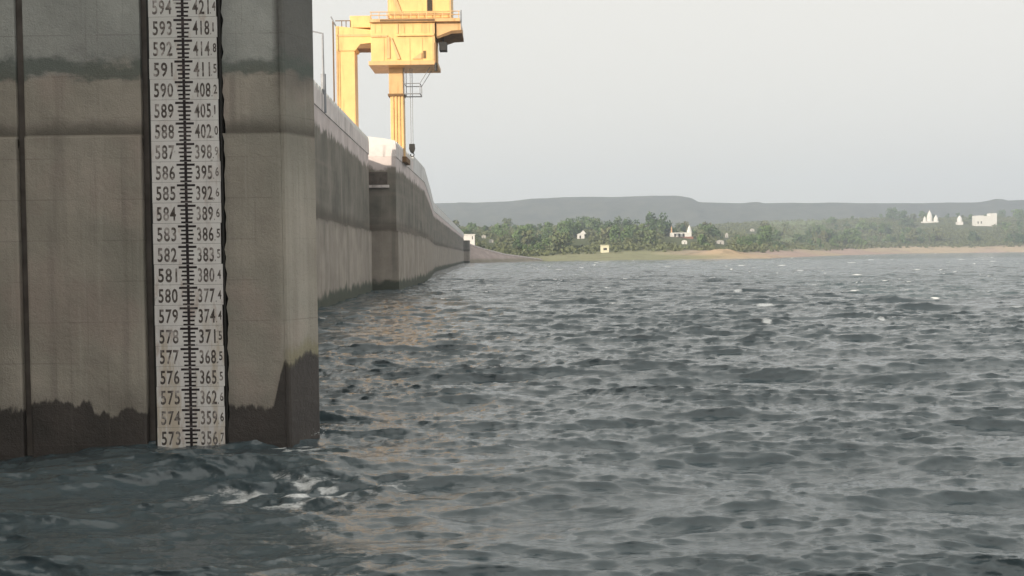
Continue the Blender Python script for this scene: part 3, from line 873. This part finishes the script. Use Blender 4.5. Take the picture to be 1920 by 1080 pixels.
# maintenance basket slung below the house, hoist rope and hook block over the water side
bk = MB()
z0, z1 = cz(179), cz(130.5)
q = [(cx(762), CY - 0.9), (cx(791), CY - 0.9), (cx(791), CY + 0.9), (cx(762), CY + 0.9)]
for i in range(4):
    a, b = q[i], q[(i + 1) % 4]
    bk.bar((*a, z0), (*b, z0), 0.05)
    bk.bar((*a, z0 + 0.9), (*b, z0 + 0.9), 0.035)
    bk.bar((*a, z0), (*a, z0 + 0.9), 0.035)
    tx = a[0] + (0.9 if i in (1, 2) else 0.0)
    bk.bar((*a, z0 + 0.9), (tx, a[1], z1), 0.03)
bk.build('maintenance_basket', MAT['steel'], crane)
hk = at(773, 285, CY)
MB().bar((hk.x - 0.07, CY - 0.2, cz(130.3)), (hk.x - 0.07, CY - 0.2, cz(272)), 0.03).build('hoist_rope', MAT['steel'], crane)
MB().bar((hk.x + 0.10, CY - 0.2, cz(130.3)), (hk.x + 0.10, CY - 0.2, cz(272)), 0.03).build('hoist_rope', MAT['steel'], crane)
hb = MB().slab_xz([(hk.x - 0.22, cz(271)), (hk.x + 0.24, cz(271)), (hk.x + 0.27, cz(280)), (hk.x + 0.14, cz(287)), (hk.x - 0.12, cz(287)), (hk.x - 0.25, cz(280))], CY - 0.4, CY).build('hook_block', MAT['black'], crane)
ho = MB()
prev = None
for i in range(9):
    t_ = R(100 - i * 38)
    p = (hk.x + 0.02 + 0.16 * math.cos(t_), CY - 0.2, cz(291) + 0.16 * math.sin(t_))
    if prev: ho.bar(prev, p, 0.045)
    prev = p
ho.bar((hk.x, CY - 0.2, cz(287)), (hk.x, CY - 0.2, cz(288.5)), 0.05)
ho.build('hook', MAT['black'], hb)

# lamp post on the crest just beyond the pier
lpz = at(606, 130, 61)
post = thing('lamp_post', (lpz.x, 61, TZ), 'thin grey lamp post on the dam crest beside the pier edge', 'lamp post')
MB().bar((lpz.x, 61, TZ + 0.01), (lpz.x, 61, at(606, 62, 61).z), 0.09, 8, 0.05).build('pole', MAT['steel'], post)
MB().bar((lpz.x, 61, TZ + 0.01), (lpz.x, 61, TZ + 2.2), 0.15, 8).build('base_sleeve', MAT['steel'], post)
zt = at(606, 62, 61).z
MB().bar((lpz.x, 61, zt - 0.02), (lpz.x - 1.2, 61, zt + 0.25), 0.04, 6).build('arm', MAT['steel'], post)
MB().box(lpz.x - 1.75, lpz.x - 1.15, 60.88, 61.12, zt + 0.2, zt + 0.32).build('lamp_head', MAT['steel'], post, 0.03)

# ------------------------------------------------------------------ buildings on the far shore
KEEP = []                                      # picture boxes that trees must leave clear (x0,x1,y0,y1,Y)
def clear(px0, px1, py0, py1, Y): KEEP.append((px0, px1, py0, py1, Y))
def site(px, py):
    p = ground_hit(px, py)
    return p, p.y / FPX                        # place, metres per pixel there

# temple with two towers
p, s = site(1280, 446)
o = thing('shore_temple', p, 'white temple with thin ochre spire and tapered tower, on reddish plinth, amid trees', 'temple')
X0 = lambda px: at(px, 446, p.y).x
MB().box(X0(1258), X0(1300), p.y, p.y + 9, p.z - 2.0, p.z + 0.8).build('plinth', MAT['redroof'], o)
MB().box(X0(1259), X0(1297), p.y + 0.5, p.y + 8, p.z + 0.8, p.z + 0.8 + 8 * s).build('hall', MAT['white'], o, 0.1)
MB().lathe(X0(1294), p.y + 3, [(5.2 * s, p.z + 0.8 + 8 * s), (4.2 * s, p.z + 14 * s), (2.4 * s, p.z + 20 * s), (0.8 * s, p.z + 22.5 * s), (0.1, p.z + 24 * s)], 8).build('tower', MAT['white'], o)
MB().lathe(X0(1260.5), p.y + 3, [(1.6 * s, p.z + 0.8 + 8 * s), (1.2 * s, p.z + 18 * s), (0.2 * s, p.z + 23 * s)], 8).build('spire', MAT['ochre'], o)
for q_ in (1266, 1274, 1282):
    MB().box(X0(q_) - 0.7, X0(q_) + 0.7, p.y + 0.42, p.y + 0.497, p.z + 0.9, p.z + 3.2).build('doorway', MAT['dark'], o)
clear(1250, 1306, 412, 452, p.y)

# white gabled house with stair turret
p, s = site(1090, 448)
o = thing('white_house', p, 'small white house with pointed turret above a pale terrace, among dark trees', 'house')
X0 = lambda px: at(px, 448, p.y).x
MB().box(X0(1083), X0(1096), p.y, p.y + 7, p.z - 1, p.z + 9 * s).build('wall', MAT['white'], o, 0.05)
MB().slab_xz([(X0(1082), p.z + 9 * s + 0.003), (X0(1098), p.z + 9 * s + 0.003), (X0(1098), p.z + 11 * s), (X0(1094), p.z + 16 * s), (X0(1089), p.z + 11 * s)], p.y - 0.2, p.y + 7.2).build('roof', MAT['white'], o)
MB().box(X0(1088) - 0.5, X0(1088) + 0.5, p.y - 0.08, p.y - 0.003, p.z + 0.3, p.z + 2.4).build('door', MAT['dark'], o)
MB().box(X0(1078), X0(1094), p.y - 9, p.y - 4, p.z - 4.5, p.z - 2.0).build('terrace', MAT['whitewash'], o)
clear(1074, 1102, 428, 458, p.y - 5)

# cream cabin by the water
p, s = site(1134, 474)
o = thing('cream_cabin', p, 'small cream cabin with one dark window on the grassy shore', 'cabin')
X0 = lambda px: at(px, 474, p.y).x
w = MB().box(X0(1127), X0(1142), p.y, p.y + 4, p.z - 0.5, p.z + 14 * s).build('wall', MAT['cream'], o, 0.03)
wi = MB().box(X0(1131.5), X0(1138), p.y - 0.05, p.y - 0.003, p.z + 5 * s, p.z + 9 * s).build('window', MAT['dark'], o)
MB().box(X0(1131), X0(1138.5), p.y - 0.12, p.y - 0.003, p.z + 4.2 * s, p.z + 4.9 * s).build('sill', MAT['cream'], wi)
MB().box(X0(1126), X0(1143), p.y - 0.4, p.y + 4.4, p.z + 14 * s + 0.003, p.z + 14.8 * s).build('roof', MAT['cream'], o)
clear(1122, 1147, 454, 478, p.y)

# hilltop shrine: three spires
p, s = site(1746, 418)
o = thing('hilltop_shrine', p, 'white shrine of three pointed spires on the wooded rise at right', 'shrine')
X0 = lambda px: at(px, 418, p.y).x
MB().box(X0(1732), X0(1760), p.y, p.y + 10, p.z - 3, p.z + 3 * s).build('base', MAT['white'], o)
for name, q_, rw, hh in (('main_spire', 1745, 5.0, 24), ('side_spire', 1736, 3.2, 13), ('side_spire', 1757, 4.2, 15)):
    MB().lathe(X0(q_), p.y + 4, [(rw * s, p.z + 3 * s + 0.003), (rw * s, p.z + hh * 0.45 * s), (rw * 0.75 * s, p.z + hh * 0.7 * s), (rw * 0.2 * s, p.z + hh * 0.93 * s), (0.1, p.z + hh * s)], 10).build(name, MAT['white'], o)
clear(1726, 1766, 388, 422, p.y)

p, s = site(1800, 422)
o = thing('slim_shrine', p, 'slim pale domed shrine between the three-spired shrine and the white hall', 'shrine')
X0 = lambda px: at(px, 422, p.y).x
MB().box(X0(1796), X0(1806), p.y, p.y + 7, p.z - 2, p.z + 6 * s).build('base', MAT['whitewash'], o)
MB().lathe(X0(1801), p.y + 3, [(4.3 * s, p.z + 6 * s + 0.003), (4.6 * s, p.z + 11 * s), (3 * s, p.z + 15 * s), (0.3 * s, p.z + 18 * s)], 10).build('dome', MAT['whitewash'], o)
clear(1790, 1811, 400, 426, p.y)

p, s = site(1848, 424)
o = thing('white_hall', p, 'large white flat-roofed hall with raised right wing on the rise at far right', 'building')
X0 = lambda px: at(px, 424, p.y).x
MB().box(X0(1830), X0(1845), p.y, p.y + 12, p.z - 3, p.z + 20 * s).build('wall', MAT['white'], o, 0.1)
MB().box(X0(1845) + 0.01, X0(1858), p.y + 0.6, p.y + 12, p.z - 3, p.z + 19 * s).build('wall', MAT['white'], o, 0.1)
MB().box(X0(1858) + 0.02, X0(1870), p.y + 1.2, p.y + 12, p.z - 3, p.z + 24 * s).build('wing', MAT['white'], o, 0.1)
for q_ in (1834, 1840):
    MB().box(X0(q_) - 0.8, X0(q_) + 0.8, p.y - 0.08, p.y - 0.003, p.z + 5 * s, p.z + 9 * s).build('window', MAT['dark'], o)
clear(1824, 1856, 396, 430, p.y)
clear(1856, 1876, 396, 412, p.y)

# white hut on the bank at the end of the dam
p = at(878, 449, 470)
s = 470 / FPX
o = thing('crest_hut', (p.x, p.y, terr(p.x, p.y)), 'long low white hut where the dam meets the far bank', 'hut')
X0 = lambda px: at(px, 449, 470).x
gz_ = float(terr(p.x, p.y))
MB().box(X0(867), X0(890), 470, 474, min(gz_, p.z) - 1.0, p.z + 8.5 * s).build('wall', MAT['white'], o, 0.05)
MB().box(X0(866), X0(891), 469.6, 474.4, p.z + 8.5 * s + 0.004, p.z + 10 * s).build('roof', MAT['white'], o)
MB().box(X0(885), X0(886.5), 469.9, 469.997, p.z + 0.1, p.z + 6 * s).build('door', MAT['dark'], o)
clear(860, 896, 434, 452, 470)
# little white huts in the trees behind the embankment and beside the mound
def hut(px, py, w, h, label, mat='white', cat='hut'):
    p, s = site(px, py)
    o = thing('shore_hut', p, label, cat)
    xw = w * s / 2
    MB().box(p.x - xw, p.x + xw, p.y, p.y + max(3, 2 * xw), p.z - 1, p.z + h * s).build('wall', MAT[mat], o, 0.03)
    MB().slab_xz([(p.x - xw * 1.1, p.z + h * s + 0.003), (p.x + xw * 1.1, p.z + h * s + 0.003), (p.x, p.z + h * s * 1.35)], p.y - 0.2, p.y + max(3, 2 * xw) + 0.2).build('roof', MAT[mat], o)
    MB().box(p.x - xw * 0.12, p.x + xw * 0.12, p.y - 0.06, p.y - 0.003, p.z + 0.1, p.z + h * s * 0.6).build('door', MAT['dark'], o)
    clear(px - w / 2 - 3, px + w / 2 + 3, py - h * 1.4 - 2, py + 3, p.y)
hut(909, 420, 13, 4, 'low white hut showing above the treetops near the dam end')
hut(907, 447, 8, 5, 'pale hut in the trees just right of the dam end hut', 'worn_wash')
hut(921, 455, 8, 5, 'small whitewashed hut above the top of the embankment', 'worn_wash')
hut(1284, 458, 9, 6, 'tiny white hut below the two-towered temple')
hut(1363, 446, 5, 7, 'tiny white hut above the sandy mound', 'worn_wash')
hut(1351, 458, 13, 6, 'pale grey hut at the left edge of the sandy mound', 'worn_wash')
hut(1411, 434, 7, 4, 'tiny white hut in the trees behind the sandy mound', 'worn_wash')

# ------------------------------------------------------------------ trees of the far shore
def crown_mesh(seed, w, h, nl, leaf):
    rs = random.Random(seed)
    lobes = []
    for i in range(nl):
        a = rs.uniform(0, 2 * math.pi); q = math.sqrt(rs.random()) * 0.72
        z = rs.uniform(0.30, 0.86)
        lobes.append((Vector((math.cos(a) * q * w / 2, math.sin(a) * q * w / 2, z * h)), rs.uniform(0.15, 0.27) * w * (1.15 - abs(z - 0.55))))
    v, f = [], []
    for c, rad in lobes:
        for i in range(int(34)):
            d = Vector((rs.gauss(0, 1), rs.gauss(0, 1), rs.gauss(0, 0.8))).normalized()
            p = c + d * rad * rs.uniform(0.72, 1.12)
            n = (d + Vector((rs.gauss(0, .5), rs.gauss(0, .5), rs.gauss(0, .5)))).normalized()
            u = n.orthogonal().normalized(); t = n.cross(u)
            a = rs.uniform(0, 6.28)
            u, t = u * math.cos(a) + t * math.sin(a), t * math.cos(a) - u * math.sin(a)
            L = leaf * rs.uniform(0.6, 1.4)
            k = len(v)
            v += [p - u * L, p + t * L * 0.6, p + u * L, p - t * L * 0.6]
            f.append((k, k + 1, k + 2, k + 3))
    me = bpy.data.meshes.new('crown')
    me.from_pydata([tuple(q) for q in v], [], f)
    me.materials.append(MAT['leaf'])
    return me
def trunk_mesh(seed, w, h):
    rs = random.Random(seed)
    mb = MB()
    p = Vector((0, 0, -0.8)); rad = 0.035 * h
    for i in range(3):
        q = p + Vector((rs.uniform(-.25, .25), rs.uniform(-.25, .25), 0.8 + h * 0.13))
        mb.bar(p, q, rad, 6, rad * 0.8)
        p, rad = q, rad * 0.8
    for i in range(4):
        a = i * 1.57 + rs.uniform(-.5, .5)
        mb.bar(p - Vector((0, 0, 0.3)), p + Vector((math.cos(a) * w * 0.27, math.sin(a) * w * 0.27, h * rs.uniform(0.18, 0.32))), rad * 0.7, 5, rad * 0.2)
    me = bpy.data.meshes.new('trunk')
    me.from_pydata([tuple(q) for q in mb.v], [], mb.f)
    me.materials.append(MAT['bark'])
    return me
KINDS = [(9, 9, 9), (11, 8.5, 10), (7, 10, 8), (12, 11, 12), (8, 7, 8), (6, 8, 7), (10, 10, 10)]
protos = [(crown_mesh(40 + i, w, h, nl, 0.75), trunk_mesh(80 + i, w, h), w, h) for i, (w, h, nl) in enumerate(KINDS)]
def visible_ok(x, y, z, w, h):
    a = project((x, y, z)); b = project((x, y, z + h))
    if a is None or b is None: return False
    hw = w / 2 * FPX / y
    if a[0] < 800 or a[0] > 1990: return False
    for (x0, x1, y0, y1, Y) in KEEP:
        if y < Y + 12 and a[0] + hw * 0.85 > x0 and a[0] - hw * 0.85 < x1 and b[1] < y1 and a[1] > y0:
            return False
    return True
rt = random.Random(5)
ZONES = [(1000, 'on the far bank just right of the dam end'), (1112, 'around the small white turret house on the far shore'),
         (1200, 'behind the cream cabin on the far shore'), (1330, 'around the white two-towered temple on the far shore'),
         (1460, 'behind the sandy mound on the far shore'), (1700, 'on the green rise between mound and hilltop shrine'),
         (5000, 'on the rise around the hilltop shrine and white hall')]
TALLEST = {}
spots = []
tries = 0
while len(spots) < 300 and tries < 60000:
    tries += 1
    px = rt.uniform(830, 1975)
    big = rt.random()
    tt = px
    x_over = (px - 960) / FPX
    # march depth range along this sight line: from the top of the beach inland
    y0 = 0
    for Y in range(450, 1500, 15):
        if Y - shore_y(x_over * Y) > 74:
            y0 = Y; break
    if not y0: continue
    Y = y0 + rt.random() ** 1.15 * (430 if px < 1420 else 560)
    x = x_over * Y
    k = rt.randrange(len(protos))
    sc = rt.choice((rt.uniform(0.55, 0.9), rt.uniform(0.8, 1.2), rt.uniform(1.15, 1.6))) * (0.9 if px < 1420 else 1.15)
    w, h = protos[k][2] * sc, protos[k][3] * sc
    z = float(terr(x, Y))
    if px > 1560 and rt.random() < 0.25: continue
    if 1440 < px < 1545 and rt.random() < 0.75: continue
    if not visible_ok(x, Y, z, w, h): continue
    if any((x - a) ** 2 + (Y - b) ** 2 < (0.36 * (w + c)) ** 2 for a, b, c in spots): continue
    spots.append((x, Y, w))
    t = bpy.data.objects.new('shore_tree', None)
    t.empty_display_size = 1
    COL.objects.link(t)
    t.location = (x, Y, z)
    t.rotation_euler = (0, 0, rt.uniform(0, 6.28))
    t.scale = (sc, sc, sc * rt.uniform(0.85, 1.15))
    zone = next(zn for lim, zn in ZONES if px < lim)
    size = 'low bushy' if h < 7.2 else ('medium green' if h < 10.5 else 'tall broad-crowned')
    tag(t, size + ' tree ' + zone, 'tree', 'trees along the far shore')
    top_h = z + h
    if zone not in TALLEST or top_h > TALLEST[zone][0]:
        TALLEST[zone] = (top_h, t)
    for nm, me in (('crown', protos[k][0]), ('trunk', protos[k][1])):
        c_ = bpy.data.objects.new(nm, me)
        COL.objects.link(c_)
        c_.parent = t

for zone, (_, t) in TALLEST.items():
    t['label'] = 'highest reaching tree crown of those ' + zone

# low scrub that fills the ground between the trees
rs = np.random.RandomState(9)
NS = 60000
PX = rs.uniform(815, 1990, NS); SY = rs.uniform(500, 1900, NS); SX = (PX - 960) / FPX * SY
SD = SY - shore_y(SX)
SZ = terr(SX, SY)
ok = (SD > 58) & ~((PX > 1435) & (PX < 1550) & (rs.rand(NS) < 0.7)) & (rs.rand(NS) < 0.25 + SD / 120) & (SD < 640)
cand = np.nonzero(ok)[0][:15000]
V, F = [], []
for i in cand:
    x, Y, z, d = SX[i], SY[i], SZ[i], SD[i]
    big = 1.0 if d < 60 else 1.9
    hgt = rs.uniform(0.8, 2.4) * big
    wd = rs.uniform(1.2, 3.2) * big
    yb = 540 - (z - 2.75) * FPX / Y - 61; pyt = yb - hgt * FPX / Y + 8
    skip = False
    for (x0, x1, y0, y1, Q) in KEEP:
        if Y < Q + 12 and PX[i] + 6 > x0 and PX[i] - 6 < x1:
            a = project((x, Y, z)); b = project((x, Y, z + hgt))
            if b[1] < y1 and a[1] > y0:
                skip = True
                break
    if skip: continue
    m_ = 9
    dd = rs.randn(m_, 3); dd /= np.linalg.norm(dd, axis=1)[:, None]
    c0 = np.array([x, Y, z + hgt * 0.45]) + dd * np.array([wd / 2, wd / 2, hgt * 0.5]) * rs.uniform(0.5, 1.0, (m_, 1))
    u = rs.randn(m_, 3); u /= np.linalg.norm(u, axis=1)[:, None]
    v = np.cross(u, dd); v /= np.linalg.norm(v, axis=1)[:, None] + 1e-6
    L = rs.uniform(0.4, 0.9, (m_, 1)) * (0.8 + 0.3 * big)
    q4 = np.stack([c0 - u * L, c0 + v * L * 0.7, c0 + u * L, c0 - v * L * 0.7], 1).reshape(-1, 3)
    k = len(V)
    V += q4.tolist()
    F += [(k + 4 * t, k + 4 * t + 1, k + 4 * t + 2, k + 4 * t + 3) for t in range(m_)]
me = bpy.data.meshes.new('scrub')
me.from_pydata(V, [], F)
me.materials.append(MAT['scrub'])
o = bpy.data.objects.new('scrub', me)
COL.objects.link(o)
tag(o, 'low grey green scrub covering the far bank between the trees', 'scrub', None, 'stuff')

# ------------------------------------------------------------------ splash at the pier corner
sp = bmesh.new()
rs = random.Random(2)
for i in range(26):
    px = rs.gauss(600, 8)
    q_ = at(px, 816 - abs(rs.gauss(0, 8)), GD - rs.uniform(-0.15, 0.25) if px < 590 else GD + rs.uniform(-0.1, 0.4))
    bmesh.ops.create_icosphere(sp, subdivisions=1, radius=rs.uniform(0.002, 0.007), matrix=Matrix.Translation(q_))
me = bpy.data.meshes.new('splash')
sp.to_mesh(me); sp.free()
me.materials.append(simple('spray', (0.75, 0.78, 0.78), 0.05, 3, 0.2, 0.5))
o = bpy.data.objects.new('splash', me)
COL.objects.link(o)
tag(o, 'white spray droplets thrown up at the pier corner', 'splash', None, 'stuff')

# ------------------------------------------------------------------ haze
hzm = bpy.data.materials.new('haze_air')
hzm.use_nodes = True
ht = hzm.node_tree
ht.nodes.clear()
ho_ = ht.nodes.new('ShaderNodeOutputMaterial')
pv = ht.nodes.new('ShaderNodeVolumePrincipled')
pv.inputs['Color'].default_value = (0.77, 0.855, 1.0, 1)
pv.inputs['Density'].default_value = 0.00031
pv.inputs['Anisotropy'].default_value = 0.2
ht.links.new(pv.outputs[0], ho_.inputs['Volume'])
hb_ = MB().box(-10500, 10500, -700, 4700, -8, 330)
hzo = hb_.build('haze', hzm)
tag(hzo, 'pale even haze over the lake and far shore', 'haze', None, 'stuff')
